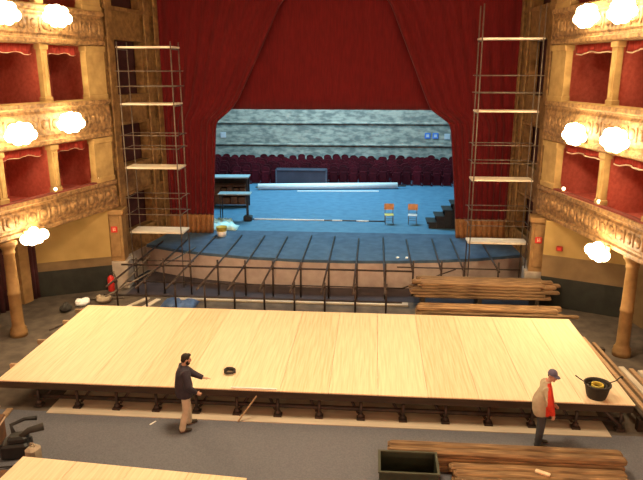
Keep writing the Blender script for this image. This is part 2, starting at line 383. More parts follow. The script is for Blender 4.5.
# ------------------------------------------------------------------ house curtain
def tab(name, outer, inner, z0, z1, npl, y, amp, m, parent=None, nz=30, y2=0.):
    mb = MB(); K = npl * 6; vs = []; fs = []
    for j in range(nz + 1):
        z = z0 + (z1 - z0) * j / nz; a, b = outer(z), inner(z)
        for i in range(K + 1):
            t = i / K; x = a + (b - a) * t
            vs.append((x, y + amp * math.sin(t * npl * 2 * math.pi) + .4 * amp * math.sin(t * npl * 5.1 + z * .5), z))
    for j in range(nz):
        for i in range(K): fs.append((j * (K + 1) + i, j * (K + 1) + i + 1, (j + 1) * (K + 1) + i + 1, (j + 1) * (K + 1) + i))
    mb.add(vs, fs, True); o = mb.build(name, m, parent)
    s = o.modifiers.new('thick', 'SOLIDIFY'); s.thickness = .03
    return o
def inn(z, s):
    # distance of the drawn edge from the middle of the stage opening
    pts = [(1.15, 5.58), (2.5, 5.5), (5.9, 5.26), (6.2, 5.2), (6.78, 4.5), (7.2, 4.2), (9., 3.3), (11., 2.35), (12.6, .9), (13.2, .1)] if s < 0 else [(1.15, 5.4), (2.5, 5.3), (5.9, 4.95), (6.2, 4.85), (6.78, 4.05), (7.2, 3.85), (9., 3.1), (11., 2.25), (12.6, .9), (13.2, .1)]
    for (z0, a), (z1, b) in zip(pts, pts[1:]):
        if z <= z1 + 1e-6: return CX + s * (a + (b - a) * (z - z0) / (z1 - z0))
    return CX + s * .1
for s, w in ((-1, 'left'), (1, 'right')):
    r = empty('house_curtain', (0, 0, 0), 0, 'red velvet stage curtain drawn up to the %s side of the stage opening' % w, 'curtain', 'house curtain')
    ox = (lambda z: -9.22) if s < 0 else (lambda z: 5.92)
    tab('curtain_cloth', ox, lambda z, s=s: inn(z, s), 2.02, 13.2, 9, 28.0, .05, M['velvet'], r, 90)
    h = tab('hem_band', ox, lambda z, s=s: inn(z, s), 1.16, 2.02, 9, 28.0, .05, M['hem'], r, 4); h['label'] = 'gold band along the foot of the curtain'
bd = tab('stage_border', lambda z: -8.6, lambda z: 5.3, 6.72, 13.2, 16, 28.33, .025, M['velvet'], None, 10)
tag(bd, 'plain red velvet border hanging level across the top of the stage opening', 'curtain')

# box pelmets with a wavy pale edge
def pelmet(plan, side, y0, y1, zt, lab):
    p0, p1 = at(plan, side, y0, -.3), at(plan, side, y1, -.3); d = p1 - p0; L = d.length
    r = empty('box_valance', ((p0 + p1) / 2 + V((0, 0, zt))), math.atan2(d.y, d.x), lab, 'valance', 'red pelmets of the boxes')
    K = 40
    def hz(t): return -.27 - .03 * math.cos(t * 2 * math.pi * 2.2) - .025 * math.sin(t * 9)
    a = MB(); vs = []; fs = []; vt = []
    for i in range(K + 1):
        t = i / K; x = L * (t - .5); yy = .025 * math.sin(t * 40)
        vs += [(x, yy, 0), (x, yy, hz(t))]; vt += [V((x, yy, hz(t)))]
    for i in range(K): fs.append((2 * i, 2 * i + 1, 2 * i + 3, 2 * i + 2))
    a.add(vs, fs, True); o = a.build('pelmet_cloth', M['boxvelvet'], r); sdf = o.modifiers.new('thick', 'SOLIDIFY'); sdf.thickness = .02
    MB().limb(vt, .022, 6).build('braid', M['trimpale'], r)
for plan, side, ys, w in ((PL, 1, (16.4, 18.5, 18.95, 20.7, 21.2, 22.7), 'left'), (PR, -1, (15.5, 17.55, 18.0, 20.0, 20.45, 22.85), 'right')):
    for zt, tn in ((9.2, 'upper'), (5.93, 'middle')):
        for i, pos in ((2, 'second box from the stage'), (4, 'box nearest the stage')):
            pelmet(plan, side, ys[i], ys[i + 1], zt, 'red pelmet with pale braid, %s boxes, %s, %s side' % (tn, pos, w))

# ------------------------------------------------------------------ sconces
LIGHTS = []
def sconce(plan, side, y, z, lab, big=True):
    n, d = nrm(plan, side, y); p = at(plan, side, y, .09, z); rz = frame_rz(plan, y)
    r = empty('wall_sconce', p, rz, lab, 'wall lamp', 'lit globe sconces along the balcony fronts')
    f = -1 if side > 0 else 1       # local y towards the house
    b = MB(); b.box((0, f * .03, 0), (.22, .06, .4), bev=.02); b.ball((0, f * .1, -.05), .09); b.build('back_plate', M['brass'], r)
    g = [(-.42, .02), (-.15, -.1), (.15, -.1), (.42, .02), (-.27, .22), (0, .26), (.27, .22)] if big else [(-.36, 0), (-.12, -.08), (.14, -.08), (.38, 0), (0, .16)]
    for x, h in g:
        arm = MB().limb([(0, f * .1, -.08), (x * .6, f * .26, -.2 + h * .3), (x, f * .36, h - .12)], .018, 6).build('arm', M['brass'], r)
        MB().lathe([(.05, 0), (.09, .03), (.05, .06)], (x, f * .36, h - .16), 10).build('cup', M['brass'], arm)
        MB().ball((x, f * .36, h), .175, 12, 8).build('glass_globe', M['globe'], r)  # globes oversized to stand in for the glow round the lamps
    q = p + n * .55 + V((0, 0, .08))
    l = bpy.data.lights.new('sconce_light', 'POINT'); l.energy = 165; l.color = (1, .71, .38); l.shadow_soft_size = .22
    lo = bpy.data.objects.new('sconce_light', l); COL.objects.link(lo); lo.location = q
    LIGHTS.append(lo)
for y, z, row, pos in ((19.1, 9.95, 'upper', 'farther from the stage'), (21.2, 10.0, 'upper', 'nearer the stage'), (19.2, 6.42, 'middle', 'farther from the stage'), (21.35, 6.6, 'middle', 'nearer the stage')):
    sconce(PL, 1, y, z, 'blazing cluster of lamp globes on the %s balcony front, left wall, %s' % (row, pos))
sconce(PL, 1, 19.25, 3.2, 'blazing lamp globes under the lowest balcony front, by the left ground floor column', False)
for y, z, row, pos in ((19.3, 9.9, 'upper', 'farther from the stage'), (21.15, 9.9, 'upper', 'nearer the stage'), (18.95, 6.4, 'middle', 'farther from the stage'), (21.15, 6.35, 'middle', 'nearer the stage')):
    sconce(PR, -1, y, z, 'blazing cluster of lamp globes on the %s balcony front, right wall, %s' % (row, pos))
sconce(PR, -1, 19.15, 3.1, 'blazing lamp globes under the lowest balcony front, by the right ground floor column', False)
# small pale bulbs standing on the lowest ledge
for plan, side, y, lab in ((PL, 1, 20.8, 'small white bulb on the lowest ledge, left wall, below the first pillar'), (PL, 1, 22.9, 'small white bulb on the lowest ledge, left wall, by the end pilaster'),
                           (PR, -1, 22.3, 'small white bulb on the lowest ledge, right wall, by the end pilaster'), (PR, -1, 20.1, 'small white bulb on the lowest ledge, right wall, below the second pillar')):
    p = at(plan, side, y, .0, 4.35); r = empty('ledge_lamp', p, 0, lab, 'lamp', 'small bulbs on the lowest ledge')
    MB().lathe([(.06, 0), (.06, .02), (.03, .05)], n=12).build('socket', M['brass'], r); MB().ball((0, 0, .1), .06).build('bulb', M['ledge'], r)

# ------------------------------------------------------------------ fire safety things
def sign(loc, rz, lab):
    r = empty('fire_sign', loc, rz, lab, 'sign', 'red fire signs')
    MB().box((0, 0, 0), (.24, .03, .24), bev=.01).build('plate', M['red'], r)
    m = MB(); m.box((-.03, -.02, .01), (.03, .012, .13)); m.box((.025, -.02, -.02), (.08, .012, .03)); m.box((.035, -.02, .045), (.03, .012, .06)); m.build('symbol', M['trimpale'], r)
sign((-9.93, 23.33, 2.42), .12, 'red square fire sign on the pier under the left boxes')
sign((6.12, 23.27, 2.35), -.12, 'red square fire sign on the pier under the right boxes')
r = empty('call_point', (6.68, 22.52, 2.25), -.42, 'small dark red call box on the ochre wall beside the right pier', 'call box')
MB().box((0, 0, 0), (.22, .1, .18), bev=.02).build('housing', M['boxvelvet'], r); MB().box((0, -.055, 0), (.12, .02, .1)).build('glass_pane', M['red'], r)
r = empty('fire_extinguisher', (-10.12, 23.05, 0), .4, 'red fire extinguisher standing against the left pier plinth', 'fire extinguisher')
MB().lathe([(.11, 0), (.13, .03), (.13, .5), (.11, .58), (.05, .63), (.04, .66)], n=18).build('cylinder_body', M['red'], r)
MB().lathe([(.035, .66), (.035, .72), (.02, .74)], n=10).bar((-.02, 0, .74), (.16, 0, .77), .03, .025).build('valve_handle', M['black'], r)
MB().limb([(0, .03, .7), (.14, .08, .68), (.18, .1, .5), (.16, .1, .25)], .016, 8).build('hose', M['black'], r)

# ------------------------------------------------------------------ the big raised deck
X0, X1, Y0, Y1, ZT = -9.45, 6.3, 14.15, 19.55, .75
deck = empty('raised_deck', (0, 0, 0), 0, 'large raised plywood deck on short steel legs filling the stalls', 'platform')
NP = 13; w = (X1 - X0) / NP
random.seed(3)
for i in range(NP):
    a = X0 + i * w
    o = MB().box((0, 0, 0), (w - .009, Y1 - Y0, .03)).build('deck_panel', M['ply'][(0, 1, 0, 2, 1, 0, 2, 0, 1, 2, 0, 1, 1)[i]], deck, (a + w / 2, (Y0 + Y1) / 2, ZT - .015 + .002 * (i % 2)))
MB().span((X0 + .02, Y0 + .03, ZT - .23), (X1 - .02, Y0 + .11, ZT - .032)).build('edge_beam', M['darkwood'], deck)
MB().span((X0 + .02, Y1 - .12, ZT - .27), (X1 - .02, Y1 - .04, ZT - .032)).build('edge_beam', M['darkwood'], deck)
for y in (15.1, 16.7, 18.2, 19.2):
    MB().span((X0 - random.uniform(.15, .4), y, ZT - .17), (X1 - .05, y + .09, ZT - .033)).build('joist', M['plank'], deck)
for i in range(15):
    x = -8.45 + i * 1.035
    for y in (14.24, 17.2, 19.4):
        if y > 15 and i % 2: continue
        l = MB().limb([(x, y, .03), (x, y, ZT - .27)], .04, 8).build('leg', M['steel'], deck)
        MB().box((x, y, .055), (.2, .2, .045)).lathe([(.075, .06), (.075, .15), (.045, .18)], (x, y, 0), 10).build('foot', M['steel'], l)
    if i < 14:
        s_ = 1 if i < 6 else -1
        MB().limb([(x + .06 * s_, 14.3, .14), (x + .38 * s_, 14.62, .56)], .035, 6).build('brace', M['steel'], deck)
for y, z, t in ((14.34, .25, .055), (14.95, .14, .032), (17.26, .25, .032)): MB().limb([(-8.6, y, z), (6.15, y, z)], t, 10).build('tube', M['steel'], deck)
MB().limb([(5.55, 14.3, .6), (6.1, 14.2, .08)], .045, 8).build('brace', M['steel'], deck)
# second deck close to the viewer
r = empty('raised_deck', (-5.42, 10.27, 0), R(-4.2), 'yellow lit plywood deck corner nearest the viewer, beside the black tools', 'platform')
for i in range(4): MB().box((0, 0, 0), (1.21, 1.9, .03)).build('deck_panel', M['ply'][(1, 0, 1, 2)[i]], r, (-1.9 + .605 + i * 1.22, 0, .485))
MB().span((-1.88, .8, .3), (2.95, .88, .468)).build('edge_beam', M['darkwood'], r)
MB().span((-1.88, -.88, .3), (2.95, -.8, .468)).build('edge_beam', M['darkwood'], r)
for x in (-1.75, .5, 2.8):
    for y in (-.84, .84): MB().limb([(x, y, .02), (x, y, .3)], .035, 8).box((x, y, .02), (.16, .16, .03)).build('leg', M['steel'], r)

# ------------------------------------------------------------------ tube framework between deck and stage
fr = empty('scaffold_grid', (0, 0, 0), 0, 'framework of rusty scaffold tubes between the plywood deck and the stage', 'scaffolding')
xs = [-9.05 + i * 1.06 for i in range(14)]
for i, x in enumerate(xs):
    if i == 12: x = 3.45
    ye = 27.5 if x > -7.2 else 26.4
    if x > 5: ye = 26.2
    ys_ = 20.15 if x < 1.2 else 22.95
    MB().limb([(x + random.uniform(-.06, .06), ye + random.uniform(-.2, .2), 1.20), (x, ys_, 1.19)], .036, 8).build('long_tube', M['steel'], fr)
    for y in ((22.9, 20.9) if x < 1.2 else (23.4,)):
        p = MB().limb([(x + .06, y, .0), (x + .06, y, 1.42 if y > 22 else 1.3)], .036, 8).box((x + .06, y, .012), (.15, .15, .024)).build('upright', M['steel'], fr)
        MB().box((x + .04, y, 1.15), (.12, .1, .12), bev=.02).build('coupler', M['steel'], p)
        if y > 21: MB().box((x + .06, y + .04, .45), (.1, .1, .1), bev=.02).build('coupler', M['steel'], p)
MB().limb([(-9.6, 22.95, 1.13), (1.6, 22.95, 1.13)], .036, 8).build('cross_tube', M['steel'], fr)
MB().limb([(-9.4, 23.5, 1.16), (-6.9, 23.5, 1.16)], .027, 8).build('cross_tube', M['steel'], fr)
MB().limb([(1.0, 23.46, 1.13), (5.6, 23.46, 1.13)], .027, 8).build('cross_tube', M['steel'], fr)
MB().limb([(-9.5, 22.97, .45), (1.3, 22.97, .45)], .027, 8).build('cross_tube', M['steel'], fr)
MB().limb([(-9.5, 20.95, .62), (1.1, 20.95, .62)], .027, 8).build('cross_tube', M['steel'], fr)
MB().limb([(-9.2, 20.4, .75), (-7.3, 25.2, 1.23)], .03, 8).build('brace', M['galv'], fr)
MB().limb([(-9.7, 22.3, .15), (-8.7, 23.6, 1.3)], .03, 8).build('brace', M['galv'], fr)
MB().limb([(1.2, 22.97, .45), (3.2, 23.4, 1.12)], .027, 8).build('brace', M['steel'], fr)

# ------------------------------------------------------------------ scaffold towers
def tower(x0, x1, y0, y1, top, boards, rails, lab, flip=1):
    r = empty('scaffold_tower', ((x0 + x1) / 2, (y0 + y1) / 2, 0), 0, lab, 'scaffold tower', 'scaffold towers')
    hx, hy = (x1 - x0) / 2, (y1 - y0) / 2
    for a in (-1, 1):
        for b in (-1, 1):
            l = MB().limb([(a * hx, b * hy, .02), (a * hx, b * hy, top)], .022, 8).build('pole', M['galv'], r)
            MB().box((a * hx, b * hy, .015), (.16, .16, .03)).build('base_plate', M['steel'], l)
    for z in boards:
        MB().box((-.0, -.0, z), (2 * hx + .12, 2 * hy - .1, .06)).build('work_board', M['board'], r)
        MB().limb([(-hx, -hy, z - .07), (-hx, hy, z - .07)], .024, 8).build('transom', M['galv'], r)
        MB().limb([(hx, -hy, z - .07), (hx, hy, z - .07)], .024, 8).build('transom', M['galv'], r)
    for z in rails:
        for b in (-1, 1): MB().limb([(-hx - .12, b * (hy + .045), z), (hx + .12, b * (hy + .045), z)], .017, 8).build('rail', M['galv'], r)
        for a in (-1, 1): MB().limb([(a * (hx + .04), -hy, z), (a * (hx + .04), hy, z)], .017, 8).build('rail', M['galv'], r)
    return r
tower(-9.43, -7.42, 23.75, 24.75 - .0, 9.4, (2.2, 4.75, 7.15, 9.2), (2.95, 3.6, 5.5, 6.0, 7.8, 8.35), 'scaffold tower with pale boards in front of the left proscenium boxes', 1)
tower(3.72, 5.82, 23.75, 24.55, 10.6, (2.05, 4.45, 6.95, 9.45), (2.75, 3.35, 5.1, 5.75, 7.6, 8.2), 'scaffold tower with pale boards in front of the right proscenium boxes', -1)

# ------------------------------------------------------------------ timber piles
LAYER = {1: ('only',), 2: ('top', 'bottom'), 3: ('top', 'middle', 'bottom'), 4: ('top', 'second', 'third', 'bottom'), 5: ('top', 'second', 'middle', 'fourth', 'bottom')}
ROWW = ['front row', 'second row', 'third row', 'back row', 'fifth row']
def beam(a, b, w, h, lab, group, m, name='timber_beam', cat='beam'):
    a, b = V(a), V(b); c = (a + b) / 2; d = b - a
    o = MB().box((0, 0, 0), (d.length, w, h), bev=min(w, h) * (.27 if m is M['beam'] else .12)).build(name, m, None, c, math.atan2(d.y, d.x))
    o.rotation_euler.y = -math.asin(d.z / d.length)
    return tag(o, lab, cat, group)
def stack(x0, x1, y0, nrows, w, h, z0, nlay, what, where, group, jitter=.12, sl=0.):
    names = LAYER[nlay]
    for k in range(nlay):
        for j in range(nrows):
            g = .012
            a = x0 + random.uniform(0, jitter); b = x1 - random.uniform(0, jitter * 2)
            y = y0 + j * (w + g) + random.uniform(-.003, .003)
            beam((a, y, z0 + h / 2 + k * (h + .002)), (b, y + sl, z0 + h / 2 + k * (h + .002)), w, h, '%s %s, %s layer, %s' % (what, where, names[nlay - 1 - k], ROWW[j] if nrows > 1 else 'single row'), group, M['beam'])
random.seed(11)
def sleeper(x, y0, y1, z0, h, lab):
    tag(MB().box((0, 0, 0), (.14, y1 - y0, h)).build('timber_sleeper', M['darkwood'], None, (x, (y0 + y1) / 2, z0 + h / 2)), lab, 'sleeper', 'sleepers under the timber piles')
stack(1.4, 6.85, 21.95, 4, .21, .112, .5, 5, 'long rough brown beam', 'in the big pile behind the deck', 'beams in the big pile behind the deck', .42)
for x, t in ((1.9, 'by the tube framework'), (3.9, 'in the middle'), (5.9, 'by the right pier')): sleeper(x, 21.85, 22.75, 0, .5, 'dark sleeper under the big timber pile behind the deck, %s' % t)
stack(1.5, 6.35, 20.18, 2, .22, .17, .32, 3, 'long rough brown beam', 'in the low pile along the back edge of the deck', 'beams in the low pile along the deck', .15)
for x, t in ((2.0, 'near its inner end'), (5.8, 'near its outer end')): sleeper(x, 20.05, 20.55, 0, .32, 'dark sleeper under the low beam pile at the deck edge, %s' % t)
beam((1.7, 19.95, .66), (6.75, 19.97, .66), .13, .1, 'long thin brown batten lying against the back edge of the deck', 'beams in the low pile along the deck', M['beam'])
# near pile
stack(.42, 5.5, 12.3, 2, .22, .17, 0, 3, 'thick brown beam', 'in the near pile behind the green bin', 'thick beams in the near pile', .1)
stack(1.72, 5.52, 11.58, 3, .22, .17, 0, 2, 'thick brown beam', 'in the near pile, part beside the green bin', 'thick beams in the near pile', .1)
tag(MB().box((0, 0, 0), (.3, .1, .05), bev=.01).build('wood_offcut', M['ply'][1], None, (3.62, 11.84, .37), .5 * -1), 'short pale yellow wood offcut on the near timber pile', 'offcut')
# planks along the right edge
for xa, ya, xb, yb, z, w_, mm, lab in ((6.42, 19.6, 6.62, 13.5, .36, .11, 'darkwood', 'dark narrow plank raised along the right edge of the deck, next to the deck'),
    (6.60, 19.0, 6.80, 13.3, .36, .12, 'plank', 'pinkish narrow plank raised along the right edge of the deck, middle one'),
    (6.80, 18.6, 7.02, 13.3, .36, .10, 'plank', 'pinkish narrow plank raised along the right edge of the deck, outermost of the raised ones'),
    (7.28, 17.6, 7.5, 13.4, .06, .17, 'board', 'pale plank on the floor before the right column, innermost'),
    (7.52, 17.5, 7.75, 13.4, .06, .13, 'plank', 'weathered plank on the floor before the right column, middle one'),
    (7.76, 17.4, 8.0, 13.4, .06, .19, 'board', 'pale plank on the floor before the right column, outermost')):
    beam((xa, ya, z), (xb, yb, z), w_, .09, lab, 'planks along the right edge of the deck', M[mm], 'wood_plank', 'plank')
for y, t in ((18.4, 'nearer the stage'), (14.3, 'nearer the viewer')):
    tag(MB().box((0, 0, 0), (.6, .16, .305)).build('timber_sleeper', M['darkwood'], None, (6.76, y, .155)), 'dark sleeper under the raised planks beside the deck, %s' % t, 'sleeper', 'sleepers under the timber piles')
for xa, ya, xb, yb, lab in ((-9.9, 14.0, -9.6, 12.0, 'pinkish plank on the floor at the left corner of the deck, outermost'), (-9.5, 14.1, -9.25, 12.1, 'pinkish plank on the floor at the left corner of the deck, middle one'), (-9.1, 14.0, -8.95, 12.75, 'pinkish plank on the floor at the left corner of the deck, innermost')):
    beam((xa, ya, .035), (xb, yb, .035), .15, .05, lab, 'planks at the left corner of the deck', M['plank'], 'wood_plank', 'plank')

# rubbish by the left pier
for a, b, lab in (((-9.2, 20.3, .03), (-8.4, 22.3, .03), 'pale plank on the floor beyond the back left corner of the deck'), ((-8.4, 20.6, .03), (-7.95, 22.2, .03), 'pale plank on the floor beside the blue tarpaulin')):
    beam(a, b, .2, .05, lab, 'planks behind the left corner of the deck', M['board'], 'wood_plank', 'plank')
beam((-7.4, 22.35, .04), (1.4, 22.35, .04), .3, .06, 'long pale plank on the floor in front of the stage', None, M['kerb'], 'wood_plank', 'plank')
mb = MB(); N = 9; vs = []; fs = []
for i in range(N + 1):
    for j in range(N + 1):
        e = min(i, j, N - i, N - j); vs.append((1.3 * (i / N - .5) + random.uniform(-.03, .03), .8 * (j / N - .5) + random.uniform(-.03, .03), .02 + (random.uniform(.03, .2) if e else 0)))
for i in range(N):
    for j in range(N): fs.append((i * (N + 1) + j, (i + 1) * (N + 1) + j, (i + 1) * (N + 1) + j + 1, i * (N + 1) + j + 1))
o = mb.add(vs, fs, True).build('tarpaulin', M['tarp'], None, (-7.0, 21.7, 0.0)); o.modifiers.new('thick', 'SOLIDIFY').thickness = .01
tag(o, 'crumpled blue tarpaulin on the floor among the scaffold tubes', 'tarpaulin')
for i, (x, y, c, lab) in enumerate(((-9.9, 21.75, 'canvas', 'crumpled beige sack on the floor beside the fire extinguisher'), (-10.55, 21.4, 'white', 'crumpled white sack on the floor before the dark green dado'), (-10.9, 20.8, 'rope', 'dark crumpled sack on the floor left of the white one'))):
    mb = MB(); mb.ball((0, 0, .13), (.28, .2, .13), 14, 10); mb.ball((.16, .05, .17), (.13, .12, .1), 10, 8); mb.ball((-.15, -.04, .2), (.12, .1, .12), 10, 8)
    mb.v = [(vx + random.uniform(-.02, .02), vy + random.uniform(-.02, .02), max(.0, vz + random.uniform(-.02, .02))) for vx, vy, vz in mb.v]
    tag(mb.build('rubble_sack', M[c], None, (x, y, 0), i * .8), lab, 'sack', 'sacks by the left pier')
for i, (a, b, lab) in enumerate((((-10.6, 21.9, .05), (-9.3, 22.2, .05), 'loose rusty tube on the floor before the left pier'), ((-10.6, 19.0, .04), (-9.85, 21.2, .04), 'loose rusty tube lying along the left side of the deck'))):
    tag(MB().limb([V(a) - (V(a) + V(b)) / 2, V(b) - (V(a) + V(b)) / 2], .03, 8).build('scaffold_tube', M['galv'], None, (V(a) + V(b)) / 2), lab, 'tube', 'loose tubes by the left pier')

# ------------------------------------------------------------------ things on and at the deck
r = empty('strap_coil', (-3.6, 14.98, ZT + .004), 0, 'small coil of dark strap lying on the plywood deck in front of the pointing man', 'strap')
import math as _m
pts = [(.13 * _m.cos(t) + .01 * _m.sin(5 * t), .13 * _m.sin(t), .02 + .006 * t) for t in [i * .3 for i in range(56)]]
MB().limb(pts, .02, 6).build('coil', M['rope'], r); MB().limb([pts[-1], (.05, .02, .14), (-.06, .09, .10), (-.1, .12, .05)], .018, 6).box((.05, .0, .13), (.09, .06, .05), bev=.01).build('buckle_end', M['black'], r)
r = empty('cable_tub', (5.5, 14.47, ZT + .004), 0, 'black rubber tub of coiled yellow cable at the front corner of the deck', 'tub'); r.scale = (.88,) * 3
MB().lathe([(.0, .02), (.24, .0), (.27, .08), (.33, .36), (.36, .38), (.36, .42), (.32, .42), (.30, .36), (.25, .1), (.0, .08)], n=24, close=False).build('tub_body', M['rubber'], r)
MB().limb([(.24 * _m.cos(t), .24 * _m.sin(t), .26 + .004 * t) for t in [i * .35 for i in range(60)]], .035, 6).build('outer_coil', M['rubber'], r)
MB().limb([(.14 * _m.cos(t), .14 * _m.sin(t), .30 + .005 * t) for t in [i * .4 for i in range(40)]], .03, 6).build('cable_coil', M['yellowcable'], r)
MB().limb([(-.2, 0, .4), (-.38, .0, .46), (-.5, .03, .53), (-.6, .05, .6)], .016, 6).build('cable_end', M['rubber'], r)
MB().limb([(.2, 0, .4), (.38, .02, .45), (.5, .03, .5), (.56, .03, .58), (.62, .03, .6)], .016, 6).ball((.63, .03, .6), .04).build('plug_end', M['rubber'], r)
beam((-3.18, 13.86, .03), (-2.74, 14.1, .62), .032, .03, 'thin wooden stick leaning on the front edge of the deck', None, M['plank'], 'wooden_stick', 'stick')
beam((-3.4, 14.2, ZT + .021), (-2.25, 14.2, ZT + .021), .05, .03, 'short white batten lying along the front edge of the deck', None, M['whiteseat'], 'white_batten', 'batten')
tag(MB().box((0, 0, .01), (.04, .2, .018), bev=.004).build('paper_scrap', M['whiteseat'], None, (-5.25, 13.65, .012), -.5), 'small white scrap lying on the grey carpet', 'scrap')

# dark green bin
r = empty('open_bin', (.86, 11.77, 0), 0, 'dark green open bin at the end of the near timber pile', 'bin')
mb = MB(); hx, hy, H_, t = .6, .38, .5, .03
for a in (-1, 1): mb.span((a * hx, -hy, .02), (a * (hx - t), hy, H_)); mb.span((-hx + t, a * hy, .02), (hx - t, a * (hy - t), H_))
mb.span((-hx + t, -hy + t, .02), (hx - t, hy - t, .05)); mb.build('bin_body', M['bin'], r)
mb = MB()
for a in (-1, 1): mb.span((a * (hx + .025), -hy - .02, H_), (a * (hx - t), hy + .02, H_ + .03)); mb.span((-hx + t, a * (hy + .02), H_), (hx - t, a * (hy - t), H_ + .03))
mb.build('bin_rim', M['binrim'], r)

# clutter at the lower left
r = empty('tool_machine', (-7.85, 12.12, 0), R(15), 'black power tool with jutting handles beside the near plywood deck', 'power tool'); r.scale = (1.2,) * 3
MB().box((0, 0, .16), (.5, .4, .3), bev=.04).box((.05, .0, .36), (.34, .28, .14), bev=.04).build('housing', M['black'], r)
MB().limb([(-.05, .1, .4), (-.12, .2, .52), (.1, .32, .56), (.32, .34, .55)], [.04, .035, .035, .045], 10).build('handle', M['black'], r)
MB().limb([(.12, -.05, .4), (.25, -.02, .5), (.5, .05, .52)], [.06, .06, .075], 10).build('handle', M['rubber'], r)
MB().limb([(-.2, -.1, .3), (-.35, -.3, .34), (-.2, -.45, .06), (.15, -.42, .03)], .018, 8).build('cable', M['rubber'], r)
r = empty('canvas_bag', (-7.25, 11.75, 0), R(-10), 'beige canvas bag standing next to the black power tool', 'bag')
mb = MB(); mb.box((0, 0, .25), (.26, .32, .48), bev=.06); mb.build('bag_body', M['canvas'], r); MB().limb([(-.06, 0, .48), (-.04, 0, .56), (.04, 0, .56), (.06, 0, .48)], .015, 8).build('handle', M['canvas'], r)
r = empty('storage_chest', (-8.75, 12.3, 0), R(12), 'brown wooden chest at the left beside the black power tool', 'chest')
MB().box((0, 0, .28), (.7, .9, .52), bev=.02).build('chest_body', M['brownbox'], r); MB().box((0, 0, .57), (.74, .94, .07), bev=.02).build('lid', M['brownbox'], r)
MB().span((.352, -.46, .5), (.372, .46, .53)).build('edge_strip', M['trimpale'], r)
for i in range(4):
    beam((-8.12 + i * .19, 11.38 + .02 * i, .06), (-8.15 + i * .19, 9.7, .06), .16, .1, 'dark reddish plank on the floor left of the near deck, %s' % ('outermost', 'second from outside', 'third from outside', 'next to the deck')[i], 'dark planks beside the near deck', M['brownbox'], 'wood_plank', 'plank')

# ------------------------------------------------------------------ things on the stage
ZS = 1.15
def chair(loc, rz, seatm, lab):
    r = empty('stage_chair', loc, rz, lab, 'chair', 'two chairs on the stage')
    MB().box((0, 0, .46), (.44, .42, .035), bev=.015).build('seat', seatm, r)
    b = MB(); vs = []
    for i in range(7):
        t = i / 6 - .5; b.box((t * .40, .2 - .03 * (1 - 4 * t * t) * -1 + .02, .80), (.068, .02, .30))
    b.build('backrest', M['orange'], r)
    for x in (-.19, .19):
        MB().limb([(x, -.18, 0), (x, -.17, .45)], .014, 8).build('leg', M['galv'], r)
        MB().limb([(x, .24, 0), (x, .18, .45), (x, .25, .95)], .014, 8).build('leg', M['galv'], r)
    MB().limb([(-.19, -.175, .22), (.19, -.175, .22)], .01, 6).limb([(-.19, .21, .22), (.19, .21, .22)], .01, 6).build('stretcher', M['galv'], r)
chair((.84, 30.5, ZS), .05, M['yellowseat'], 'wooden stage chair with orange back and yellow seat')
chair((1.97, 30.5, ZS), -.08, M['whiteseat'], 'wooden stage chair with orange back and white seat')
# steps
r = empty('stage_steps', (2.66, 29.7, ZS), 0, 'dark portable steps half hidden by the right curtain', 'steps')
for i in range(4): MB().box((.17 + i * .36, .5, .27 + i * .3), (.46, 1.06, .06), bev=.01).build('tread', M['black'], r)
for y in (.03, .97):
    mb = MB()
    for i in range(4): mb.span((.04 + i * .36, y - .03, 0), (.395 + i * .36, y + .03, .24 + i * .3))
    mb.build('side_panel', M['black'], r)
# rack at the left
r = empty('storage_rack', (-7.7, 33.9, ZS), R(4), 'tall brown rack with a grey top at the back left of the stage', 'rack')
for x in (-.95, .95):
    for y in (-.35, .35): MB().span((x - .05, y - .05, 0), (x + .05, y + .05, 1.62)).build('post', M['black'], r)
MB().box((0, 0, 1.66), (2.1, .95, .07), bev=.01).build('top', M['greytop'], r)
for z in (.2, .7, 1.2): MB().box((0, 0, z), (1.86, .78, .04)).build('shelf', M['brownbox'], r)
MB().span((-.95, .36, .1), (.95, .39, 1.6)).build('back_panel', M['black'], r)
for z, n in ((.22, 4), (.72, 5)):
    for i in range(n):
        ww = 1.7 / n; hh = random.uniform(.3, .42)
        tag(MB().box((0, 0, hh / 2), (ww * .86, .6, hh), bev=.01).build('wooden_crate', M['brownbox'], None, (-7.7 + (-.85 + ww * (i + .5)) * .9976, 33.9 + (-.85 + ww * (i + .5)) * .07, ZS + z + .003), R(4)), 'brown crate on the %s shelf of the stage rack, %s from the wing' % ('lowest' if z < .5 else 'middle', ('first', 'second', 'third', 'fourth', 'fifth')[i]), 'crate', 'crates on the stage rack')
r = empty('high_table', (-6.75, 30.65, ZS), R(3), 'grey topped high table on a dark post, in front of the rack', 'table')
MB().box((0, 0, 1.36), (1.6, .7, .05), bev=.01).build('table_top', M['greytop'], r)
MB().box((.6, 0, .68), (.11, .1, 1.31)).build('post', M['black'], r)
MB().box((.62, -.05, .13), (.42, .4, .26), bev=.04).build('foot_block', M['black'], r)
for y in (-.28, .28): MB().limb([(-.7, y, 0), (-.7, y, 1.34)], .025, 8).build('leg', M['black'], r)
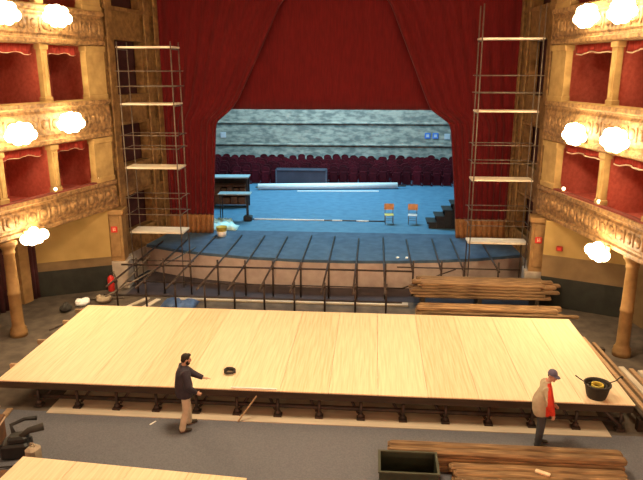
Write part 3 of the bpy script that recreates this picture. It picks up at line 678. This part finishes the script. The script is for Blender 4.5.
# plastic sheets, bucket
for x, y, sx, sy, lab in ((-6.95, 29.0, 1.3, 1.0, 'crumpled pale plastic sheet on the stage floor next to the bucket'), (-7.25, 29.95, 1.0, .45, 'crumpled pale plastic sheet in front of the high table')):
    mb = MB(); vs = []; fs = []; N = 8
    for i in range(N + 1):
        for j in range(N + 1):
            e = min(i, j, N - i, N - j); vs.append((sx * (i / N - .5) + random.uniform(-.05, .05), sy * (j / N - .5) + random.uniform(-.04, .04), .005 + (random.uniform(.04, .28) if e else 0)))
    for i in range(N):
        for j in range(N): fs.append((i * (N + 1) + j, (i + 1) * (N + 1) + j, (i + 1) * (N + 1) + j + 1, i * (N + 1) + j + 1))
    o = mb.add(vs, fs, True).build('plastic_sheet', M['plastic'], None, (x, y, ZS + .012)); o.modifiers.new('thick', 'SOLIDIFY').thickness = .008
    tag(o, lab, 'plastic sheet', 'plastic sheets on the stage')
r = empty('paint_bucket', (-6.72, 27.5, ZS), 0, 'white bucket with a yellow top half on the apron, by the curtain', 'bucket')
MB().lathe([(.0, .0), (.19, .0), (.22, .24)], n=20).build('bucket_body', M['whiteseat'], r)
MB().lathe([(.222, .24), (.235, .4), (.25, .41), (.25, .44), (.22, .44), (.20, .26), (0, .26)], n=20, close=False).build('yellow_band', M['yellowcable'], r)
MB().limb([(-.24, 0, .4), (-.2, -.14, .34), (0, -.26, .3), (.2, -.14, .34), (.24, 0, .4)], .01, 6).build('handle', M['galv'], r)
# white roll, slat, floor batten, grey case
r = empty('white_roll', (-2.7, 39.55, ZS), math.atan2(1.15, 8.86), 'long white cloth roll lying on the stage before the stacked seats', 'roll')
MB().limb([(-4.45, 0, .2), (4.3, 0, .2)], .195, 14).build('cloth_roll', M['white'], r); MB().limb([(-4.6, 0, .17), (4.85, 0, .17)], .045, 10).build('core_tube', M['galv'], r)
beam((-4.6, 38.6, ZS + .03), (.4, 38.95, ZS + .03), .12, .05, 'thin white batten on the stage in front of the long roll', None, M['white'], 'thin_white_batten', 'batten')
r = empty('floor_batten', (-2.65, 30.85, ZS), 0, 'thin pale batten lying across the stage floor left of the chairs', 'batten')
MB().limb([(-3.3, 0, .03), (3.3, .02, .03)], .028, 8).build('batten_rod', M['galv'], r)
for a, b in ((-3.2, .3), (.7, 1.2), (1.9, 2.5)): MB().limb([(a, 0.0, .035), (b, .01, .035)], .034, 8).build('white_sleeve', M['white'], r)
r = empty('flight_case', (-4.55, 40.55, ZS), 0, 'long blue grey case standing behind the white roll', 'case')
MB().box((0, 0, .55), (3.2, .5, 1.04), bev=.02).build('case_body', M['bluegrey'], r)
mb = MB()
for x in (-1.6, 1.6):
    for y in (-.25, .25): mb.span((x - .04, y - .04, 0), (x + .04, y + .04, 1.1))
for y in (-.25, .25): mb.span((-1.6, y - .04, 1.04), (1.6, y + .04, 1.12)); mb.span((-1.6, y - .04, 0), (1.6, y + .04, .08))
mb.build('case_rails', M['bluerail'], r)
for x, lab in ((1.06, 'white scrap on the apron edge, left one of two'), (1.42, 'white scrap on the apron edge, right one of two')):
    tag(MB().box((0, 0, .025), (.13, .1, .05), bev=.01).build('paper_scrap', M['white'], None, (x, 24.62, ZS), x), lab, 'scrap', 'scraps on the apron')
for x, z, m_, lab in ((3.98, 3.7, 'notice', 'small blue notice on the back wall, left of the pair'), (4.55, 3.7, 'notice', 'small blue notice on the back wall, right of the pair'), (5.4, 3.65, 'paper', 'small pale notice on the back wall, right of the blue pair'), (-11.3, 3.65, 'paper', 'small pale notice at the left end of the back wall')):
    r = empty('wall_notice', (x, 47.96, z), 0, lab, 'notice', 'notices on the back wall')
    MB().box((0, 0, 0), (.42, .03, .42), bev=.01).build('board', M[m_], r); MB().box((0, -.02, .0), (.2, .01, .2)).build('pale_patch', M['paper'], r)

# stacked stalls seats along the back of the stage
def seat_mesh():
    mb = MB()
    vs = []; n = 8
    for y, in ((.0,), (.09,)):
        prof = [(-.26, .35), (.26, .35), (.26, .95)] + [(.26 * math.cos(t), .95 + .15 * math.sin(t)) for t in [math.pi * k / n for k in range(1, n)]] + [(-.26, .95)]
        vs += [(x, y + (z - .35) * .12, z) for x, z in prof]
    k = len(vs) // 2; fs = [tuple(range(k)), tuple(range(2 * k - 1, k - 1, -1))] + [(i, (i + 1) % k, (i + 1) % k + k, i + k) for i in range(k)]
    mb.add(vs, fs, False)
    mb.box((0, -.06, .42), (.50, .1, .76), bev=.03)
    for x in (-.28, .28): mb.box((x, -.08, .64), (.05, .42, .06), bev=.015).span((x - .02, -.06, 0), (x + .02, .02, .62)).box((x, -.04, .02), (.06, .36, .04))
    return mb
s0 = seat_mesh().build('stalls_seat', M['seat'])
tag(s0, 'dark red tip-up stalls seat stored in rows at the back of the stage', 'seat', 'stalls seats stored on the stage')
first = True; random.seed(5)
for j in range(7):
    y = 41.3 + j * .93
    a = -10.6 - .19 * (y - 41); b = 5.3 + .13 * (y - 41); x = a + random.uniform(0, .3)
    while x < b:
        if not (j == 0 and -6.4 < x < -2.7 and False):
            o = s0 if first else s0.copy()
            if not first: COL.objects.link(o)
            first = False
            o.location = (x, y + random.uniform(-.06, .06), ZS); o.rotation_euler.z = random.uniform(-.05, .05); o.scale.z = random.uniform(1.0, 1.16)
        x += .64 if random.random() < .9 else .9

# ------------------------------------------------------------------ people
def bake(mb, voxel, smooth=4):
    o = mb.build('tmp', M['skin'])
    m = o.modifiers.new('r', 'REMESH'); m.mode = 'VOXEL'; m.voxel_size = voxel
    s = o.modifiers.new('s', 'SMOOTH'); s.iterations = smooth; s.factor = .5
    dg = bpy.context.evaluated_depsgraph_get(); dg.update()
    me = bpy.data.meshes.new_from_object(o.evaluated_get(dg)); me.materials.clear()
    old = o.data; bpy.data.objects.remove(o); bpy.data.meshes.remove(old)
    for p in me.polygons: p.use_smooth = True
    return me
def put(me, name, m, parent):
    me.name = name
    for q in (m if isinstance(m, (list, tuple)) else [m]): me.materials.append(q)
    o = bpy.data.objects.new(name, me); COL.objects.link(o); o.parent = parent; return o
def hand(mb, w, d, n, thumb_side, curl=.35):
    """palm and five fingers from wrist w along d; n = back of hand normal; thumb_side = +1/-1 along d x n"""
    w, d = V(w), V(d).normalized(); n = V(n); n = (n - d * n.dot(d)).normalized(); s = d.cross(n) * thumb_side
    mb.limb([w - d * .03, w, w + d * .04, w + d * .085, w + d * .1], [(.021, .026), (.02, .027), (.017, .037), (.015, .04), (.010, .036)], 12, (n, 1))
    for k, (off, L) in enumerate(((.029, .068), (.010, .077), (-.010, .071), (-.028, .055))):
        p = w + d * .085 + s * off; a = curl * (.6 + .15 * k); pts = [p - d * .02, p]; dd = d + s * (off * 2)
        for q, seg in enumerate((.45, .32, .26)):
            ang = a * (q + .6); v = dd * math.cos(ang) - n * math.sin(ang); p = p + v.normalized() * (L * seg); pts.append(p)
        mb.limb(pts, [.0095, .0095, .009, .008, .0065], 8)
    p = w + d * .03 + s * .028
    mb.limb([p - s * .015, p, p + (s * .8 + d * .6 - n * .3).normalized() * .032, p + (s * .55 + d * .85 - n * .45).normalized() * .062], [.013, .012, .011, .008], 8)

def person(loc, rz, J, label, spec, sc_=1.):
    r = empty('person', loc, rz, label, 'person'); r.scale = (sc_,) * 3
    b = MB()
    hc = V(J['head']); fw = V(J['look']).normalized(); up = (V(J.get('hup', (0, 0, 1)))); up = (up - fw * up.dot(fw)).normalized(); sd = up.cross(fw)
    RH = Matrix((fw, sd, up)).transposed()
    def H(x, y, z): return hc + RH @ V((x, y, z))
    nk, ch, pv = V(J['neck']), V(J['chest']), V(J['pelvis'])
    # trunk
    b.limb([pv - V((0, 0, .1)), pv, (pv + ch) / 2, ch, nk + (ch - nk) * .35, nk], [(.10, .14), (.12, .165), (.105, .145), (.115, .165), (.085, .13), (.055, .06)], 16, ((1, 0, 0), 1))
    b.limb([nk - V((0, 0, .05)), nk, H(-.015, 0, -.06)], [.065, .056, .056], 12)
    # head: skull, jaw, nose, brows, lips, ears
    b.ball(H(-.01, 0, .025), (.098, .077, .098), 18, 12, 0, RH); b.ball(H(.025, 0, -.045), (.066, .058, .072), 16, 10, 0, RH)
    b.limb([H(.088, 0, .022), H(.108, 0, -.012), H(.118, 0, -.028), H(.09, 0, -.036)], [.009, .012, .016, .01], 8)
    for y in (-1, 1):
        b.ball(H(.082, y * .03, .028), (.012, .024, .009), 10, 6, 0, RH); b.ball(H(.078, y * .03, .012), (.012, .015, .011), 8, 6, 0, RH)
        b.ball(H(-.008, y * .079, -.005), (.02, .012, .033), 10, 8, 0, RH); b.ball(H(.06, y * .042, -.02), (.025, .02, .02), 8, 6, 0, RH)
    b.ball(H(.083, 0, -.058), (.012, .025, .007), 8, 6, 0, RH); b.ball(H(.08, 0, -.07), (.012, .021, .007), 8, 6, 0, RH); b.ball(H(.07, 0, -.098), (.022, .024, .018), 8, 6, 0, RH)
    tr, jk = MB(), MB()
    for s, k in ((1, 'l'), (-1, 'r')):
        hip, kn, an = V(J['hip' + k]), V(J['knee' + k]), V(J['ankle' + k])
        b.limb([hip + V((0, 0, .05)), (hip * .6 + kn * .4), kn, kn * .65 + an * .35, an, an - V((0, 0, .03))], [.092, .075, .056, .056, .038, .036], 12)
        b.limb([an + V((-.05, 0, -.055)), an + V((.05, 0, -.06)), an + V((.16, s * .015, -.07))], [.035, .036, .022], 10)
        tr.limb([hip + V((0, 0, .06)), hip, (hip * .55 + kn * .45), kn, kn * .5 + an * .5, an + V((0, 0, .0)), an - V((0, 0, .045))], [.115, .115, .098, .08, .076, .072, .074], 14)
        a = an; f = V(J.get('toe', (1, 0, 0))); f = V((f.x, f.y + s * .12, 0)).normalized(); g = V((0, 0, 1))
        sh = MB(); sh.limb([a - f * .075 + g * (.05 - a.z), a - f * .06 + g * (.055 - a.z), a + f * .03 + g * (.058 - a.z), a + f * .12 + g * (.042 - a.z), a + f * .19 + g * (.034 - a.z), a + f * .205 + g * (.03 - a.z)], [(.035, .028), (.05, .04), (.052, .045), (.038, .05), (.03, .043), (.018, .025)], 12, ((0, 0, 1), 1))
        put(bake(sh, .01, 2), 'shoe', M['shoe'], r)
        so, el, wr = V(J['sho' + k]), V(J['elb' + k]), V(J['wri' + k])
        b.limb([ch * .5 + so * .5, so, so * .5 + el * .5, el, el * .6 + wr * .4, wr], [.07, .056, .046, .040, .041, .027], 12)
        hd = V(J.get('hd' + k, wr - el)); hand(b, wr, hd, V(J['hn' + k]), s, J.get('curl' + k, .4))
        jk.limb([ch * .55 + so * .45 + V((0, 0, -.02)), so + V((0, 0, -.005)), so * .5 + el * .5, el, el * .55 + wr * .45, wr - (wr - el).normalized() * .015], [.115, .105, .092, .08, .068, .054], 14)
    tr.limb([pv - V((0, 0, .13)), pv - V((0, 0, .04)), pv + V((0, 0, .08))], [(.11, .15), (.135, .18), (.13, .17)], 16, ((1, 0, 0), 1))
    hem = V(J['hem']); be = J.get('belly', .15)
    q_ = J.get('wide', 1.)
    jk.limb([hem, hem + (pv - hem) * .5, pv * .5 + (pv + ch) * .25, (pv + ch) / 2, ch, nk + (ch - nk) * .4, nk + V((0, 0, .005))],
            [(be, .2 * q_), (be + .01, .205 * q_), (be + .01, .2 * q_), (be - .002, .195 * q_), (.15, .2 * q_), (.115, .175 * q_), (.074, .08)], 20, ((1, 0, 0), 1))
    jk.limb([nk - V((0, 0, .02)), nk + V((0, 0, .035))], [.08, .076], 14)
    put(bake(b, .0065, 2), 'body', M['skin'], r)
    jm = bake(jk, .014, 6); j = put(jm, 'jacket', spec['jacket'], r)
    if 'split' in spec:
        for p in jm.polygons: p.material_index = spec['split'](p.center)
    put(bake(tr, .014, 5), 'trousers', spec['trousers'], r)
    hb = MB()
    if spec.get('cap'):
        cb = MB(); pr = [(.0, .128), (.05, .122), (.083, .10), (.101, .06), (.106, .02), (.104, .015)][::-1]
        n = 20; vs = []
        for q, z in pr:
            for i in range(n):
                t = 2 * math.pi * i / n; vs.append(H(q * math.cos(t) * 1.02 - .012, q * math.sin(t) * .88, z + .01))
        fs = [(i * n + k, i * n + (k + 1) % n, (i + 1) * n + (k + 1) % n, (i + 1) * n + k) for i in range(len(pr) - 1) for k in range(n)]
        cb.add(vs, fs, True); o = cb.build('cap', M['cap'], r); o.modifiers.new('t', 'SOLIDIFY').thickness = .006
        pb = MB(); pb.limb([H(.05, 0, .032), H(.10, 0, .035), H(.15, 0, .025), H(.17, 0, .018)], [(.006, .07), (.006, .075), (.005, .062), (.004, .035)], 14, (up, 1)); pb.build('peak', M['cap'], o)
        hb.ball(H(-.045, 0, -.01), (.062, .072, .05), 14, 10, 0, RH)
    else:
        hb.ball(H(-.022, 0, .04), (.098, .086, .098), 18, 12, 0, RH); hb.ball(H(-.06, 0, -.02), (.055, .07, .06), 14, 10, 0, RH)
        hb.ball(H(.04, 0, .105), (.05, .06, .03), 12, 8, 0, RH)
        bb = MB(); bb.ball(H(.05, 0, -.09), (.05, .056, .042), 14, 10, 0, RH)
        for y in (-1, 1): bb.ball(H(.02, y * .058, -.055), (.035, .016, .045), 10, 8, 0, RH)
        bb.limb([H(.088, -.03, -.05), H(.098, 0, -.046), H(.088, .03, -.05)], .009, 8)
        put(bake(bb, .008, 2), 'beard', M['hair'], r)
    put(bake(hb, .008, 2), 'hair', M['hair'], r)
    e = MB()
    for y in (-1, 1): e.ball(H(.086, y * .03, .012), .0085, 8, 6)
    e.build('eyes', M['hair'], r)
    return r

person((-4.36, 13.5, .012), R(33), dict(
    head=(.075, .0, 1.635), look=(1, -.12, -.22), neck=(.02, 0, 1.48), chest=(-.015, 0, 1.30), pelvis=(-.01, 0, .98), hem=(-.01, 0, .80), belly=.18, wide=1.12,
    hipl=(0, .09, .90), kneel=(.08, .11, .50), anklel=(.09, .13, .09), hipr=(0, -.09, .90), kneer=(-.02, -.11, .5), ankler=(-.13, -.12, .09),
    shol=(.02, .18, 1.40), elbl=(.22, .1, 1.23), wril=(.42, -.06, 1.14), hdl=(1, -.35, -.15), hnl=(.1, .3, 1), curll=.25,
    shor=(.0, -.19, 1.40), elbr=(.0, -.26, 1.11), wrir=(.2, -.21, .90), hdr=(.8, .05, -.45), hnr=(.3, -1, .3), curlr=.5),
    'man in a navy jacket and khaki trousers pointing across the plywood deck', dict(jacket=M['navy'], trousers=M['khaki']), 1.1)
person((3.95, 13.45, .012), R(-8), dict(
    head=(.15, .0, 1.655), look=(1, -1.1, -.2), hup=(.12, 0, 1), neck=(.06, 0, 1.49), chest=(.04, 0, 1.29), pelvis=(.0, 0, .97), hem=(.05, 0, .78), belly=.215, wide=1.05,
    hipl=(0, .085, .90), kneel=(.02, .09, .50), anklel=(.0, .09, .09), hipr=(0, -.085, .90), kneer=(.01, -.09, .5), ankler=(-.03, -.09, .09),
    shol=(.04, .19, 1.40), elbl=(.10, .26, 1.12), wril=(.24, .17, .92), hdl=(.7, -.3, -.4), hnl=(.4, 1, .2), curll=.6,
    shor=(.05, -.19, 1.40), elbr=(.12, -.27, 1.11), wrir=(.2, -.24, .86), hdr=(.15, .15, -.95), hnr=(.4, -1, .2), curlr=.7),
    'man in a cap and beige jacket with red front standing by the near timber pile', dict(jacket=[M['beige'], M['redpanel']], trousers=M['slate'], cap=True,
    split=lambda c: 1 if c.x > .055 and .8 < c.z < 1.5 else 0), 1.07)

# ------------------------------------------------------------------ light
def area(name, loc, size, energy, color, rot=(0, 0, 0), sy=None):
    l = bpy.data.lights.new(name, 'AREA'); l.energy = energy; l.color = color; l.size = size
    if sy: l.shape = 'RECTANGLE'; l.size_y = sy
    o = bpy.data.objects.new(name, l); COL.objects.link(o); o.location = loc; o.rotation_euler = rot; return o
area('chandelier_light', (CX, 14.0, 12.6), 2.4, 1050, (1, .77, .49))
for x, y, z in ((-13.2, 8.5, 6.4), (-13.3, 3, 6.4), (9.6, 8.5, 6.4), (9.7, 3, 6.4), (-12.8, 13.2, 6.4), (8.7, 13.2, 6.4), (-6, -2.5, 6.4), (3, -2.5, 6.4), (-6, -2.5, 3.2), (3, -2.5, 3.2), (-12.6, 9, 3.2), (9.2, 9, 3.2)):  # unseen sconces round the rest of the horseshoe, added as bare fill lights
    l = bpy.data.lights.new('sconce_light', 'POINT'); l.energy = (700 if z < 4 else 330) if y < 0 else 150; l.color = (1, .75, .46); l.shadow_soft_size = .3
    lo = bpy.data.objects.new('sconce_light', l); COL.objects.link(lo); lo.location = (x, y, z)
area('stage_batten_light', (-3, 36, 14), 9, 2250, (.36, .78, 1), (0, 0, 0), 4)
area('stage_batten_light', (-3, 43, 13), 12, 800, (.72, .92, 1), (R(40), 0, 0), 2)
w_ = bpy.data.worlds.new('world'); sc.world = w_; w_.use_nodes = True
w_.node_tree.nodes['Background'].inputs['Color'].default_value = (.02, .016, .014, 1); w_.node_tree.nodes['Background'].inputs['Strength'].default_value = .5

# ------------------------------------------------------------------ camera
cd = bpy.data.cameras.new('camera'); cd.sensor_fit = 'HORIZONTAL'; cd.sensor_width = 36; cd.lens = 36 * 640 / 643; cd.clip_end = 200
co = bpy.data.objects.new('camera', cd); COL.objects.link(co); co.location = (0, 0, 8.4); co.rotation_euler = (R(90 - 14.9), 0, R(4.6))
sc.camera = co
vs_ = sc.view_settings; sc.display_settings.display_device = 'sRGB'
vs_.view_transform = 'Standard'; vs_.look = 'None'; vs_.exposure = 0.75; vs_.gamma = 1; vs_.use_curve_mapping = False
